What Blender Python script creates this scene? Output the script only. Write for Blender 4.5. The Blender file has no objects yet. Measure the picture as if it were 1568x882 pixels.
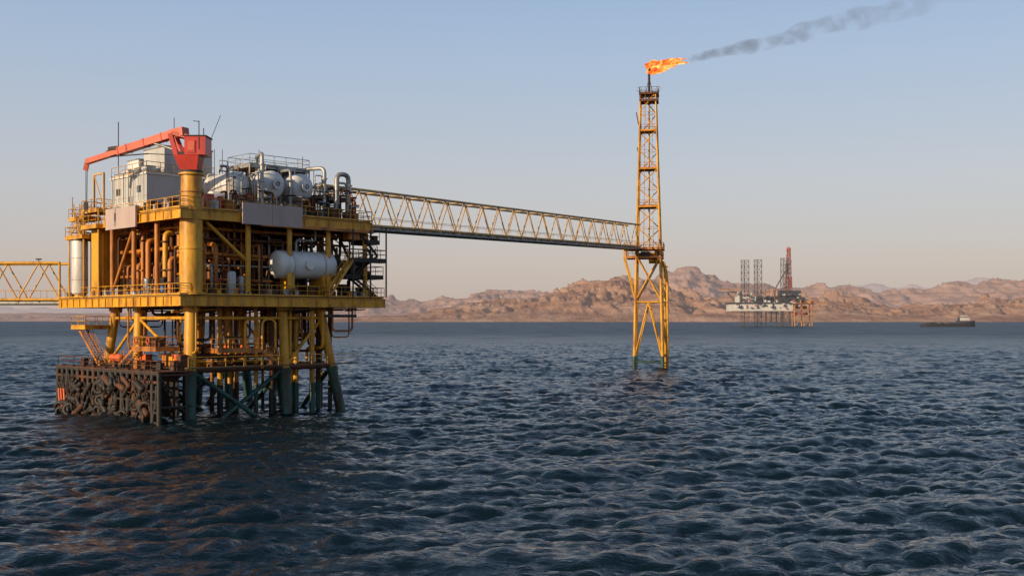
import bpy, math, random
import numpy as np
from mathutils import Vector, Matrix
random.seed(7); rng=np.random.default_rng(5)
R=math.radians
scene=bpy.context.scene
scene.view_settings.view_transform='Standard'
scene.view_settings.look='None'
scene.view_settings.exposure=0
COL=scene.collection

# ------------------------------------------------------------ materials
def mat(name,c1,c2=None,scale=0.6,lo=0.45,hi=0.7,rough=0.5,metal=0.0,haze=None,streak=True,bump=0.15):
    m=bpy.data.materials.new(name); m.use_nodes=True
    nt=m.node_tree; b=nt.nodes['Principled BSDF']
    b.inputs['Roughness'].default_value=rough
    b.inputs['Metallic'].default_value=metal
    if c2 is None: c2=tuple(x*0.6 for x in c1)
    tc=nt.nodes.new('ShaderNodeTexCoord')
    mp=nt.nodes.new('ShaderNodeMapping')
    mp.inputs['Scale'].default_value=(1,1,0.35 if streak else 1)
    nt.links.new(tc.outputs['Object'],mp.inputs['Vector'])
    n=nt.nodes.new('ShaderNodeTexNoise'); n.inputs['Scale'].default_value=scale
    n.inputs['Detail'].default_value=8; n.inputs['Roughness'].default_value=0.65
    nt.links.new(mp.outputs[0],n.inputs['Vector'])
    r=nt.nodes.new('ShaderNodeValToRGB')
    r.color_ramp.elements[0].position=lo; r.color_ramp.elements[1].position=hi
    r.color_ramp.elements[0].color=(*c1,1); r.color_ramp.elements[1].color=(*c2,1)
    nt.links.new(n.outputs['Fac'],r.inputs['Fac'])
    nt.links.new(r.outputs['Color'],b.inputs['Base Color'])
    if bump:
        bp=nt.nodes.new('ShaderNodeBump'); bp.inputs['Strength'].default_value=bump; bp.inputs['Distance'].default_value=0.05
        nt.links.new(n.outputs['Fac'],bp.inputs['Height']); nt.links.new(bp.outputs[0],b.inputs['Normal'])
    if haze:
        b.inputs['Emission Color'].default_value=(*haze[:3],1)
        b.inputs['Emission Strength'].default_value=haze[3]
    return m
M={}
M['yellow']=mat('yellow_paint',(0.68,0.34,0.022),(0.25,0.09,0.018),0.7,0.46,0.70,0.45)
M['orange']=mat('orange_paint',(0.50,0.18,0.025),(0.16,0.05,0.016),0.9,0.44,0.68,0.5)
M['tan']=mat('weathered_tan_paint',(0.60,0.37,0.13),(0.32,0.17,0.06),0.7,0.45,0.72,0.55)
M['rust']=mat('rusty_steel',(0.14,0.05,0.018),(0.045,0.025,0.018),1.2,0.4,0.65,0.8)
M['dark']=mat('dark_steel',(0.04,0.03,0.026),(0.018,0.016,0.014),1.2,0.4,0.65,0.7)
M['grey']=mat('galvanised_steel',(0.36,0.36,0.34),(0.18,0.16,0.14),0.9,0.45,0.7,0.4,0.3)
M['white']=mat('white_paint',(0.70,0.69,0.66),(0.40,0.34,0.27),0.6,0.48,0.80,0.4)
M['cream']=mat('cream_cladding',(0.50,0.50,0.49),(0.34,0.31,0.27),0.5,0.45,0.75,0.5)
M['red']=mat('red_paint',(0.54,0.04,0.025),(0.28,0.035,0.025),0.8,0.45,0.75,0.4)
M['boom']=mat('boom_paint',(0.62,0.11,0.05),(0.35,0.06,0.035),0.8,0.45,0.75,0.4)
M['teal']=mat('splash_zone_coating',(0.02,0.10,0.085),(0.03,0.025,0.015),0.9,0.42,0.62,0.5)
M['black']=mat('black_rubber',(0.018,0.017,0.016),(0.04,0.02,0.012),1.0,0.45,0.7,0.6)
M['panel']=mat('faded_panel',(0.50,0.38,0.34),(0.38,0.29,0.26),0.5,0.4,0.8,0.6)
M['deck']=mat('deck_plate',(0.16,0.10,0.05),(0.07,0.045,0.03),0.8,0.4,0.7,0.8)
M['blue']=mat('blue_drum',(0.05,0.14,0.35),(0.03,0.06,0.15),0.8)
M['orangevest']=mat('lifebuoy_orange',(0.75,0.13,0.03),(0.4,0.08,0.03),0.8)
M['glass']=mat('window_glass',(0.03,0.04,0.05),(0.02,0.03,0.03),0.5,rough=0.1)

# ------------------------------------------------------------ mesh builder
class MB:
    def __init__(s,name): s.name=name; s.v=[]; s.f=[]; s.m=[]; s.s=[]; s.mats=[]
    def mi(s,k):
        if k not in s.mats: s.mats.append(k)
        return s.mats.index(k)
    def add(s,vs,fs,k,smooth=False):
        o=len(s.v); i=s.mi(k)
        s.v.extend([tuple(p) for p in vs])
        for f in fs: s.f.append(tuple(a+o for a in f)); s.m.append(i); s.s.append(smooth)
    def box(s,a,b,k):
        x0,y0,z0=[min(a[i],b[i]) for i in range(3)]; x1,y1,z1=[max(a[i],b[i]) for i in range(3)]
        vs=[(x0,y0,z0),(x1,y0,z0),(x1,y1,z0),(x0,y1,z0),(x0,y0,z1),(x1,y0,z1),(x1,y1,z1),(x0,y1,z1)]
        s.add(vs,[(0,3,2,1),(4,5,6,7),(0,1,5,4),(1,2,6,5),(2,3,7,6),(3,0,4,7)],k)
    def beam(s,p,q,w,h,k):
        p=Vector(p);q=Vector(q);d=(q-p).normalized()
        up=Vector((0,0,1)) if abs(d.z)<0.95 else Vector((1,0,0))
        a=d.cross(up).normalized(); b=a.cross(d).normalized()
        vs=[]
        for c in (p,q):
            for sa,sb in ((-1,-1),(1,-1),(1,1),(-1,1)): vs.append(c+a*sa*w/2+b*sb*h/2)
        s.add(vs,[(0,1,2,3),(7,6,5,4),(0,4,5,1),(1,5,6,2),(2,6,7,3),(3,7,4,0)],k)
    def sweep(s,pts,r,k,n=8,caps=True):
        pts=[Vector(p) for p in pts]; N=len(pts)
        rs=r if isinstance(r,(list,tuple)) else [r]*N
        T=[]
        for i in range(N):
            a=pts[max(i-1,0)];b=pts[min(i+1,N-1)]
            if 0<i<N-1: t=(pts[i]-a).normalized()+(b-pts[i]).normalized()
            else: t=b-a
            T.append(t.normalized() if t.length>1e-6 else Vector((0,0,1)))
        t0=T[0]; ref=Vector((0,0,1)) if abs(t0.z)<0.9 else Vector((1,0,0))
        a=t0.cross(ref).normalized(); vs=[]
        for i in range(N):
            a=(a-T[i]*a.dot(T[i])).normalized(); b=T[i].cross(a)
            for j in range(n):
                an=2*math.pi*j/n
                vs.append(pts[i]+(a*math.cos(an)+b*math.sin(an))*rs[i])
        fs=[]
        for i in range(N-1):
            for j in range(n):
                j2=(j+1)%n
                fs.append((i*n+j,i*n+j2,(i+1)*n+j2,(i+1)*n+j))
        s.add(vs,fs,k,n>5)
        if caps:
            s.add(vs[:n],[tuple(range(n))[::-1]],k); s.add(vs[-n:],[tuple(range(n))],k)
    def tube(s,p,q,r,k,n=8,r2=None): s.sweep([p,q],[r,r if r2 is None else r2],k,n)
    def pipe(s,pts,r,k,n=8,bend=None):
        pts=[Vector(p) for p in pts]; bend=bend or r*2.5; out=[pts[0]]
        for i in range(1,len(pts)-1):
            a=(pts[i-1]-pts[i]); b=(pts[i+1]-pts[i]); l=min(bend,a.length*.45,b.length*.45)
            A=pts[i]+a.normalized()*l; B=pts[i]+b.normalized()*l
            for t in (0,.33,.67,1):
                out.append(A*(1-t)**2+pts[i]*2*t*(1-t)+B*t*t)
        out.append(pts[-1]); s.sweep(out,r,k,n)
    def flange(s,p,d,r,k):
        p=Vector(p);d=Vector(d).normalized(); s.tube(p-d*0.07,p+d*0.07,r*1.6,k,10)
    def vessel(s,p,q,r,k,hd=0.5,n=28):
        p=Vector(p);q=Vector(q);d=(q-p).normalized(); pts=[];rs=[]
        for i in range(7):
            a=math.pi/2*i/6; pts.append(p-d*(r*hd*math.cos(a))); rs.append(max(r*math.sin(a),0.01))
        for i in range(7):
            a=math.pi/2*(1-i/6); pts.append(q+d*(r*hd*math.cos(a))); rs.append(max(r*math.sin(a),0.01))
        s.sweep(pts,rs,k,n)
    def rail(s,pts,k='yellow',h=1.1,sp=1.5,r=0.035,toe=True,mid=True):
        for a,b in zip(pts[:-1],pts[1:]):
            a=Vector(a);b=Vector(b);L=(b-a).length;n=max(1,round(L/sp))
            up=Vector((0,0,h))
            s.tube(a+up,b+up,r*1.15,k,5)
            if mid: s.tube(a+up*.55,b+up*.55,r*.8,k,5)
            for i in range(n+1):
                c=a.lerp(b,i/n); s.tube(c,c+up,r,k,5)
            if toe: s.beam(a+Vector((0,0,.08)),b+Vector((0,0,.08)),.02,.15,k)
    def stairs(s,p,q,w,k,side):
        p=Vector(p);q=Vector(q);sd=Vector(side).normalized()*w/2
        for sg in(-1,1):
            s.beam(p+sd*sg,q+sd*sg,.07,.28,k)
            s.rail([p+sd*sg,q+sd*sg],k,1.0,1.2,.03,False)
        n=int(abs(q.z-p.z)/.22)
        for i in range(1,n):
            c=p.lerp(q,i/n); s.beam(c-sd,c+sd,.26,.04,k)
    def torus(s,c,ax,R0,r,k,n=16):
        c=Vector(c);ax=Vector(ax).normalized();ref=Vector((0,0,1)) if abs(ax.z)<.9 else Vector((1,0,0))
        a=ax.cross(ref).normalized();b=ax.cross(a)
        s.sweep([c+(a*math.cos(2*math.pi*i/n)+b*math.sin(2*math.pi*i/n))*R0 for i in range(n+1)],r,k,7,False)
    def make(s,parent=None):
        me=bpy.data.meshes.new(s.name); me.from_pydata([tuple(v) for v in s.v],[],s.f)
        for k in s.mats: me.materials.append(M[k])
        me.polygons.foreach_set('material_index',s.m); me.polygons.foreach_set('use_smooth',s.s)
        me.update()
        o=bpy.data.objects.new(s.name,me); COL.objects.link(o)
        if parent: o.parent=parent
        return o
def empty(name,loc=(0,0,0),rz=0):
    e=bpy.data.objects.new(name,None); e.location=loc; e.rotation_euler=(0,0,rz); COL.objects.link(e); return e

# ============================================================ PLATFORM
P=empty('offshore_oil_platform',(-32.3,108,0),R(45))
ZL=12.5; ZU=21.0
# ---------- jacket
j=MB('jacket')
legs=[((2.3,2),(1.7,1.4)),((13,2),(13,1.2)),((18,2.3),(20.2,1.4)),
      ((2.3,13),(1.8,13)),((2.3,18.5),(1.2,20)),((13,13),(13.2,13)),((18,13),(20.5,13)),
      ((13,19),(13.3,20.5)),((18.3,19),(20.5,20.8))]
def legpt(i,z):
    (a,b),(c,d)=legs[i]; t=(11.4-z)/11.4
    return (a+(c-a)*t,b+(d-b)*t,z)
for i in range(len(legs)):
    r=0.62 if i in(0,) else 0.5
    j.tube(legpt(i,11.5),legpt(i,4.6),r,'yellow',16)
    j.tube(legpt(i,4.6),legpt(i,-3),r+.06,'teal',16)
    j.tube(legpt(i,4.9),legpt(i,4.4),r+.16,'teal',16)
    j.tube(legpt(i,11.5),legpt(i,10.9),r+.2,'yellow',16)
def brace(a,za,b,zb,r,k): j.tube(legpt(a,za),legpt(b,zb),r,k,10)
pairs=[(0,1),(1,2),(0,3),(3,4),(3,5),(5,6),(1,5),(2,6),(4,7),(7,8),(5,7),(6,8)]
for a,b in pairs:
    brace(a,5.0,b,5.0,.32,random.choice(['yellow','rust','rust','teal']))
    brace(a,10.2,b,10.2,.18,'yellow')
for a,b in [(0,1),(3,5),(4,7),(1,5),(2,6),(5,7)]:
    brace(a,5.0,b,-2.5,.26,'teal')
for a,b in [(1,0),(3,0),(5,3),(7,4)]:
    brace(a,5.0,b,-2.5,.22,'teal')
for a,b in [(1,2),(0,3),(6,8),(4,3)]:
    brace(a,5.0,b,10.2,.17,'yellow')
j.beam((0.5,-.3,5.3),(21,-.3,5.3),.8,.12,'deck')
j.beam((0.5,1.0,5.3),(0.5,20,5.3),.8,.12,'deck')
j.rail([(0.5,-.7,5.36),(21,-.7,5.36)],'yellow',1.0,2.0,.03,False)
for g in [(11,4),(14,5),(15.5,3.2),(16.5,5.5),(19,4),(17.5,8),(15,9),(11,8),(9,6),(7,4.5),(6,9),(20.8,6),(12,2.5),(19.6,2.6),(14.2,2.4),(16.8,2.0),(12.2,10),(18.8,10),(9.8,11)]:
    rr=random.choice([.16,.22,.3])
    k=random.choice(['yellow','yellow','orange','rust'])
    j.tube((*g,12),(*g,3.2),rr,k,10); j.tube((*g,3.2),(*g,-3),rr+.03,random.choice(['teal','dark','rust']),10)
    j.tube((*g,5.35),(*g,5.1),rr+.25,'rust',10)
for q in range(34):
    u=random.uniform(1,20);v=random.uniform(0.5,16);z=random.uniform(6.0,11)
    k=random.choice(['yellow','rust','orange','dark','rust'])
    L=random.uniform(2,6)
    if random.random()<.5: pts=[(u,v,11.8),(u,v,z),(min(u+L,22),v,z),(min(u+L,22),v,11.8)]
    else: pts=[(u,v,11.8),(u,v,z),(u,v+L*.6,z),(u,v+L*.6,5.5)]
    j.pipe(pts,random.choice([.08,.12,.16]),k,8,.5)
for (u,v) in [(4.3,8),(8.2,1.6),(9.8,.9)]:
    j.pipe([(u,v,5),(u,v,10.1),(u+1.6,v,10.1),(u+1.6,v,7)],.13,'yellow',8,.7)
def walk(b,u0,u1,v0,v1,z,k='yellow',rl=True):
    b.box((u0,v0,z-.15),(u1,v1,z),'deck')
    b.beam((u0,v0,z-.17),(u1,v0,z-.17),.1,.3,k); b.beam((u0,v1,z-.17),(u1,v1,z-.17),.1,.3,k)
    b.beam((u0,v0,z-.17),(u0,v1,z-.17),.1,.3,k); b.beam((u1,v0,z-.17),(u1,v1,z-.17),.1,.3,k)
    if rl: b.rail([(u0,v0,z),(u1,v0,z),(u1,v1,z),(u0,v1,z),(u0,v0,z)],k)
walk(j,-1.0,1.5,3,8,7.2,'orange'); walk(j,4,9,-.2,2.2,7.0,'orange'); walk(j,-1.2,1.5,18.5,22,9.3)
walk(j,3,12,4,10,6.3,'rust'); walk(j,14,19.5,4,9,8.4,'rust')
j.stairs((-.3,21.5,9.3),(-.3,16.5,5.4),.9,'orange',(1,0,0))
j.stairs((-.3,8,7.2),(-.3,11.5,5.3),.9,'orange',(1,0,0))
j.stairs((9,.8,7.0),(12,.8,5.4),.8,'orange',(0,1,0))
for q in range(34):
    u=random.uniform(-1,11);v=random.uniform(0,12);s_=random.uniform(.3,.9)
    z=random.choice([5.4,7.2,6.3])
    if z==7.2: u=random.uniform(-.8,.8);v=random.uniform(3.2,7)
    if z==6.3: u=random.uniform(3.2,10);v=random.uniform(4.2,9)
    if z==5.4: u=random.uniform(.15,.5)
    j.box((u,v,z),(u+s_,v+s_,z+s_*1.4),random.choice(['rust','orange','dark','yellow','rust','orangevest']))
for v in (4.4,7.0): j.torus((-1.1,v,7.9),(1,0,0),.3,.07,'orangevest')
for v in (13,14.3): j.vessel((.3,v,6.0),(.3,v+.9,6.0),.4,'orangevest',.5,12)
j.make(P)
# ---------- boat landing
b=MB('boat_landing')
for i,v in enumerate(np.linspace(-.4,22.6,19)):
    b.tube((-2.4,v,-2),(-2.4,v,4.9+.3*(i%2)),.24,random.choice(['black','dark','rust','dark']),9)
    if i%2==0:
        b.tube((.5,v,-2),(.5,v,5.1),.17,'dark',8); b.tube((-2.4,v,4.7),(1,v,4.7),.13,'rust',7)
        b.tube((-2.4,v,1.6),(1,v,1.6),.12,'dark',7); b.tube((-2.4,v,4.6),(.5,v,.8),.1,'dark',7)
for z in (0.1,1.1,2.1,3.1,4.0,4.8):
    b.tube((-2.4,-.5,z),(-2.4,22.8,z),.15 if z<4.5 else .2,'dark' if z!=4.0 else 'rust',8)
    b.tube((.5,-.4,z),(.5,22.8,z),.12,'dark',7)
for q in range(22):
    v=random.uniform(0,22);z=random.uniform(.0,3.9);r=random.uniform(.35,.6)
    b.torus((-2.75-random.random()*.3,v,z),(1,random.uniform(-.9,.9),random.uniform(-.6,.6)),r,r*.36,random.choice(['black','black','dark']),14)
for q in range(30):
    v=random.uniform(1,20);z=random.uniform(-.2,3.6)
    b.vessel((-2.8,v,z),(-2.8,v+random.uniform(1,2.2),z+random.uniform(-1.2,1.2)),random.uniform(.18,.36),random.choice(['black','rust','black','dark']),.8,12)
for q in range(44):
    v=random.uniform(0,21)
    b.tube((-2.5,v,random.uniform(-.5,1.5)),(-2.5,v+random.uniform(-2,2),random.uniform(3,4.6)),random.uniform(.06,.14),random.choice(['rust','dark','dark']),6)
for q in range(30):
    v=random.uniform(0,20);L=random.uniform(1.2,3.2);z=random.uniform(2.5,4.6);sg=random.uniform(.5,2)
    b.sweep([(-2.72,v+L*i/8,z-sg*(1-(2*i/8-1)**2)) for i in range(9)],random.uniform(.04,.08),random.choice(['black','rust','dark']),5)
for q in range(14):
    v=random.uniform(0,21);u=random.uniform(-1,.8)
    b.box((u,v,5.05),(u+.5,v+random.uniform(.3,1),5.05+random.uniform(.3,1)),random.choice(['rust','dark','dark','orange']))
b.box((-.2,0,.5),(-.1,22,4.6),'black')
b.box((-2.6,-.6,4.95),(1.2,22.8,5.05),'rust')
b.rail([(1.1,-.5,5.05),(-2.3,-.5,5.05),(-2.3,22.8,5.05),(1.1,22.8,5.05)],'rust',1.0,1.9,.035,False)
for v in(21.2,19.9,20.6): b.tube((-2.8,v,.6),(-2.8,v+.3,2.6),.13,'orangevest',7)
b.make(P)
# ---------- lower deck
d=MB('lower_deck')
def ibeam(b,p,q,h,k,w=.35):
    p=Vector(p);q=Vector(q)
    b.beam(p,q,.06,h-.1,k)
    for sg in(-1,1):
        o=Vector((0,0,sg*(h/2-.025))); b.beam(p+o,q+o,w,.05,k)
def deckframe(b,u0,u1,v0,v1,z,h,su,sv):
    b.box((u0+.1,v0+.1,z-.1),(u1-.1,v1-.1,z),'deck')
    c=z-.12-h/2
    ibeam(b,(u0,v0,c),(u1,v0,c),h,'yellow'); ibeam(b,(u0,v1,c),(u1,v1,c),h,'yellow')
    ibeam(b,(u0,v0-.15,c-.005),(u0,v1+.15,c-.005),h,'yellow'); ibeam(b,(u1,v0-.15,c-.005),(u1,v1+.15,c-.005),h,'yellow')
    for u in np.arange(u0+su,u1-.5,su): ibeam(b,(u,v0+.2,c),(u,v1-.2,c),h*.85,'orange',.25)
    for v in np.arange(v0+sv,v1-.5,sv): ibeam(b,(u0+.2,v,c-.03),(u1-.2,v,c-.03),h*.7,'orange',.22)
    for u in np.arange(u0+1.6,u1,1.6): b.box((u-.03,v0-.16,c-h/2+.05),(u+.03,v0-.03,c+h/2-.05),'yellow')
    for v in np.arange(v0+1.6,v1,1.6): b.box((u0-.16,v-.03,c-h/2+.05),(u0-.03,v+.03,c+h/2-.05),'yellow')
deckframe(d,0,25.2,0,28,ZL,1.0,4.2,4)
d.rail([(0,28,ZL),(0,0,ZL),(25.2,0,ZL),(25.2,28,ZL)],'yellow')
d.rail([(24.9,.2,ZL),(25.1,27,ZL)],'dark')
for q in range(40):
    u=random.uniform(1,24);v=random.uniform(.5,14);L=random.uniform(2,7)
    d.tube((u,v,11.25-random.random()*.6),(min(u+L,24.5),v,11.2),random.choice([.07,.1,.14]),random.choice(['rust','orange','dark','yellow']),6) if q%2 else d.tube((u,v,11.2),(u,v+L,11.2),.1,random.choice(['rust','orange','dark']),6)
walk(d,17,20.6,-.9,-.05,ZL-1.9,'dark',False)
for u in(17.1,20.5): d.tube((u,-.8,ZL-2),(u,-.8,ZL-.9),.06,'dark',5)
for q in range(34):
    v=random.uniform(4,27); s_=random.uniform(.25,.7)
    d.box((.25,v,ZL),(.25+s_,v+s_,ZL+s_*1.2),random.choice(['blue','grey','white','orange','cream','rust','rust','orange']))
for q in range(34):
    u=random.uniform(3,24); s_=random.uniform(.25,.7)
    d.box((u,.3,ZL),(u+s_,.3+s_,ZL+s_*1.3),random.choice(['grey','rust','orange','rust','yellow','dark']))
for q in range(8):
    v=random.uniform(3,15); d.tube((.8,v,ZL),(.8,v,ZL+.9),.29,random.choice(['blue','rust','orange','white']),12)
d.make(P)
# ---------- columns
c=MB('deck_columns')
for u in (8,13,18,23):
    for v in (.7,9,17.5,27):
        if v==27 and u<12: continue
        c.tube((u,v,ZL),(u,v,ZU-1),.28,'yellow' if v<5 else 'orange',12)
        c.tube((u,v,ZL),(u,v,ZL+.3),.42,'yellow',12)
for v in (6,11,16):
    c.tube((.7,v,ZL),(.7,v,ZU-1),.25,'orange',12)
c.tube((3.2,.7,ZU-1.2),(7.8,.7,ZL+3.6),.17,'yellow',10)
c.tube((18.2,.7,ZL+1.2),(20.8,.7,ZL+4),.17,'yellow',10)
c.tube((13,9,ZU-1.2),(18,9,ZL+.4),.17,'orange',10)
c.tube((.7,11,ZU-1.2),(.7,16,ZL+.4),.16,'orange',10)
c.make(P)
# ---------- process equipment lower
e=MB('process_equipment')
e.sweep([(.3,23.2,ZL),(.3,23.2,ZL+.5)],.6,'yellow',14)
e.vessel((.3,23.2,ZL+.6),(.3,23.2,ZL+6.2),.86,'white',.45)
for z in(ZL+2,ZL+4.4): e.torus((.3,23.2,z),(0,0,1),.87,.03,'grey',20)
e.pipe([(.3,23.2,ZL+6.5),(.3,23.2,ZL+7.3),(1.6,23.2,ZL+7.3),(1.6,23.2,ZL)],.1,'grey')
e.box((.3,18.3,ZL),(4,20.3,ZU-.7),'yellow')
e.box((4.05,18.9,ZL),(9,20.3,ZU-1.4),'rust')
for u in np.arange(.7,4,.55): e.box((u,18.24,ZL+.3),(u+.05,18.3,ZU-1),'orange')
for row,(uu,k0) in enumerate([(1.9,'orange'),(3.4,'rust'),(5.2,'rust')]):
    for v in np.arange(3.2,17.5,1.15):
        vv=v+random.uniform(-.2,.2); r=random.choice([.12,.16,.22,.28]); k=random.choice([k0,'orange','yellow' if row==0 else 'rust','rust'])
        z1=random.uniform(ZL+3,ZU-1.5); du=random.uniform(.8,2)
        e.pipe([(uu,vv,ZL),(uu,vv,z1),(uu+du,vv,z1),(uu+du,vv,ZU-1)],r,k,10)
        for z in np.arange(ZL+1.2,z1-.6,1.5):
            if random.random()<.6: e.flange((uu,vv,z+random.uniform(-.3,.3)),(0,0,1),r,random.choice([k,'dark','rust']))
        if random.random()<.7:
            z=ZL+1.3; e.vessel((uu-.1,vv,z-.3),(uu-.1,vv,z+.4),r*1.5,random.choice(['rust','dark','orange','grey']),.6,10)
            e.torus((uu-.6,vv,z+.2),(1,0,0),.22,.03,'dark',10)
for z,r,k in [(ZL+2.2,.16,'orange'),(ZL+4.9,.2,'orange'),(ZL+6.4,.14,'rust'),(ZL+3.4,.1,'rust'),(ZU-1.5,.18,'orange')]:
    e.tube((2.6,2.8,z),(2.6,18,z),r,k,10)
for u in np.arange(3.6,11.3,.6):
    for v0 in (1.6,3.6,6.5):
        if random.random()<.2: continue
        uu=u+random.uniform(-.2,.2);vv=v0+random.uniform(-.5,.5); r=random.choice([.08,.12,.17,.24]); k=random.choice(['orange','rust','orange','orange','grey' if v0<3 else 'rust','rust'])
        z1=random.uniform(ZL+2,ZU-1.6); dv=random.uniform(.8,2.2)
        e.pipe([(uu,vv,ZL),(uu,vv,z1),(uu,vv+dv,z1),(uu,vv+dv,ZU-1)],r,k,9)
        if random.random()<.7: e.flange((uu,vv,random.uniform(ZL+.8,z1)),(0,0,1),r,k)
        if random.random()<.5: e.torus((uu,vv-.4,ZL+1.4),(0,1,0),.2,.03,random.choice(['dark','red']),10)
for z,r,k in [(ZL+1.6,.15,'orange'),(ZL+4.2,.18,'orange'),(ZL+5.8,.14,'rust'),(ZL+6.8,.2,'orange'),(ZL+3.1,.1,'grey')]:
    e.tube((3,2.4+r,z),(12 if z<ZL+5 else 22,2.4+r,z),r,k,10)
    e.tube((3,5.4+r,z+.3),(22,5.4+r,z+.3),r,'rust',10)
e.vessel((6.2,.9,ZL+.5),(6.2,.9,ZL+2.3),.45,'cream',.4,16); e.vessel((7.5,1.2,ZL+.5),(7.5,1.2,ZL+1.9),.4,'grey',.4,16)
e.vessel((12.2,1.7,15.9),(18.6,1.7,15.9),1.5,'white',.5,32)
for u in(13.4,17.4): e.box((u-.2,.6,ZL),(u+.2,2.8,15.0),'yellow'); e.torus((u,1.7,15.9),(1,0,0),1.52,.05,'grey',28)
e.tube((15.2,.25,15.9),(15.2,-.02,15.9),.42,'grey',16); e.tube((15.2,.0,15.9),(15.2,-.1,15.9),.52,'white',16)
e.pipe([(14.5,1.7,17.3),(14.5,1.7,18.6),(17,1.7,18.6),(17,1.7,20.5)],.14,'grey'); e.pipe([(16.4,1.7,17.3),(16.4,1.7,19.4),(16.4,4,19.4)],.12,'dark')
e.pipe([(15.5,1.2,14.5),(15.5,1.2,13.4),(19.5,1.2,13.4),(19.5,1.2,18)],.13,'dark')
for q in range(36):
    u=random.uniform(10.5,24);v=random.uniform(3.5,9);r=random.choice([.07,.1,.16]);z=random.uniform(14,20)
    e.pipe([(u,v,ZL),(u,v,z),(u+random.uniform(-2,2),v,z),(u,v+2,20)],r,random.choice(['dark','grey','rust','orange','dark']),8)
for q in range(60):
    u=random.uniform(5,22);v=random.uniform(7,25);h=random.uniform(1,4.5);a=random.uniform(.8,2.6)
    e.box((u,v,ZL),(u+a,v+random.uniform(.8,2.5),ZL+h),random.choice(['rust','dark','rust','dark']))
for q in range(70):
    u=random.uniform(4,23);v=random.uniform(6,24);z=random.uniform(13.5,19.7);L=random.uniform(3,9)
    k=random.choice(['orange','rust','dark','rust','dark'])
    if random.random()<.5: e.pipe([(u,v,ZL),(u,v,z),(min(u+L,24),v,z),(min(u+L,24),v,20)],random.choice([.1,.16,.24]),k,8)
    else: e.pipe([(u,v,20),(u,v,z),(u,min(v+L,26),z),(u,min(v+L,26),ZL)],random.choice([.1,.16,.24]),k,8)
e.box((11,12,ZL),(22,12.3,ZU-1),'dark'); e.box((4.5,12.2,ZL),(11,12.4,ZU-1.2),'dark'); e.box((7.2,8,ZL),(7.4,18,ZU-1.5),'dark')  # dark walls added to deepen the shade between decks
walk(e,18.8,24.6,2.5,8,16.6,'dark'); walk(e,4.2,11.5,3.0,5.2,16.6,'orange')
e.make(P)
# ---------- stair tower right end
s=MB('stair_tower')
for z0,z1,a,bq in [(ZL,14.9,24.6,21),(14.9,17.2,21,24.6),(17.2,ZU,24.6,20.8)]:
    s.stairs((a,.9,z0),(bq,.9,z1),.9,'dark' if z1<20 else 'rust',(0,1,0))
s.stairs((17.0,-.5,ZL),(20.2,-.5,16.6),.8,'yellow',(0,1,0))
walk(s,20.2,24.8,-.9,.2,16.7,'dark'); walk(s,23.4,25.2,.2,3,14.9,'dark'); walk(s,20,22,.2,3,14.9,'dark'); walk(s,22.8,24.6,.1,3,18.8,'dark')
for u in(20.2,22.6,24.8):
    s.tube((u,-.85,ZL),(u,-.85,ZU-1 if u<23 else 20.4),.09,'dark',6); s.tube((u,3,ZL),(u,3,ZU-1),.1,'dark',6)
s.box((20.6,.3,18.9),(22.0,1.6,20.0),'orange')
for q in range(22):
    u=random.uniform(20,24.3);v=random.uniform(.5,2.2);z=random.choice([ZL,14.9,18.8]);a=random.uniform(.3,.8)
    s.box((u,v,z),(u+a,v+a,z+random.uniform(.4,1.6)),random.choice(['dark','rust','dark','grey']))
s.make(P)
# ---------- upper deck
t=MB('upper_deck')
deckframe(t,0,23.4,0,16.5,ZU,.95,3.9,4)
deckframe(t,8,23.4,16.5,27.5,ZU,.9,3.9,4)
t.rail([(0,16.5,ZU),(0,.0,ZU),(23.4,0,ZU),(23.4,9,ZU)],'yellow')
t.rail([(23.4,12,ZU),(23.4,27.5,ZU),(8,27.5,ZU)],'yellow')
t.beam((9,-.25,ZU-1.2),(23.4,-.25,ZU-1.2),.3,.3,'orange')
t.box((6.7,-.42,19.75),(10.2,-.24,21.95),'panel'); t.box((10.24,-.42,19.75),(13.9,-.24,21.9),'panel')
t.box((-.45,8.4,19.55),(-.24,15.2,21.75),'panel')
walk(t,-.6,2.6,20.6,25.0,19.3); walk(t,-.8,1.5,16.7,20.4,20.2)
t.stairs((.2,24.8,19.3),(.2,21.0,21.9),.9,'yellow',(1,0,0))
walk(t,-.4,1.8,17.4,21.2,22.0)
for v in(17.2,20.9,24.6): t.tube((-.3,v,ZL),(-.3,v,22 if v<22 else 19.2),.1,'yellow',8)
for v in (17,19.4): t.beam((.2,v,22),(.2,v,25.9),.2,.2,'tan')
t.beam((.2,17,25.9),(.2,19.4,25.9),.18,.2,'tan'); t.tube((.2,17,22),(.2,19.4,25.9),.07,'yellow',6)
t.stairs((-.2,23,22.0),(-.2,21.2,19.3),.7,'yellow',(1,0,0))
walk(t,-.2,1.8,21.3,25,21.4)
t.tube((.2,25,21.4),(.2,25,23.9),.06,'grey',6)
for q in range(30):
    v=random.uniform(1,16); s_=random.uniform(.3,.9)
    t.box((.4,v,ZU),(.4+s_,v+s_*.8,ZU+s_*1.3),random.choice(['cream','orange','rust','grey','rust','dark','yellow']))
for q in range(30):
    u=random.uniform(3,22); s_=random.uniform(.3,.8)
    t.box((u,.4,ZU),(u+s_,.4+s_*.8,ZU+s_*1.4),random.choice(['cream','orange','rust','grey','rust','dark']))
t.make(P)
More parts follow.
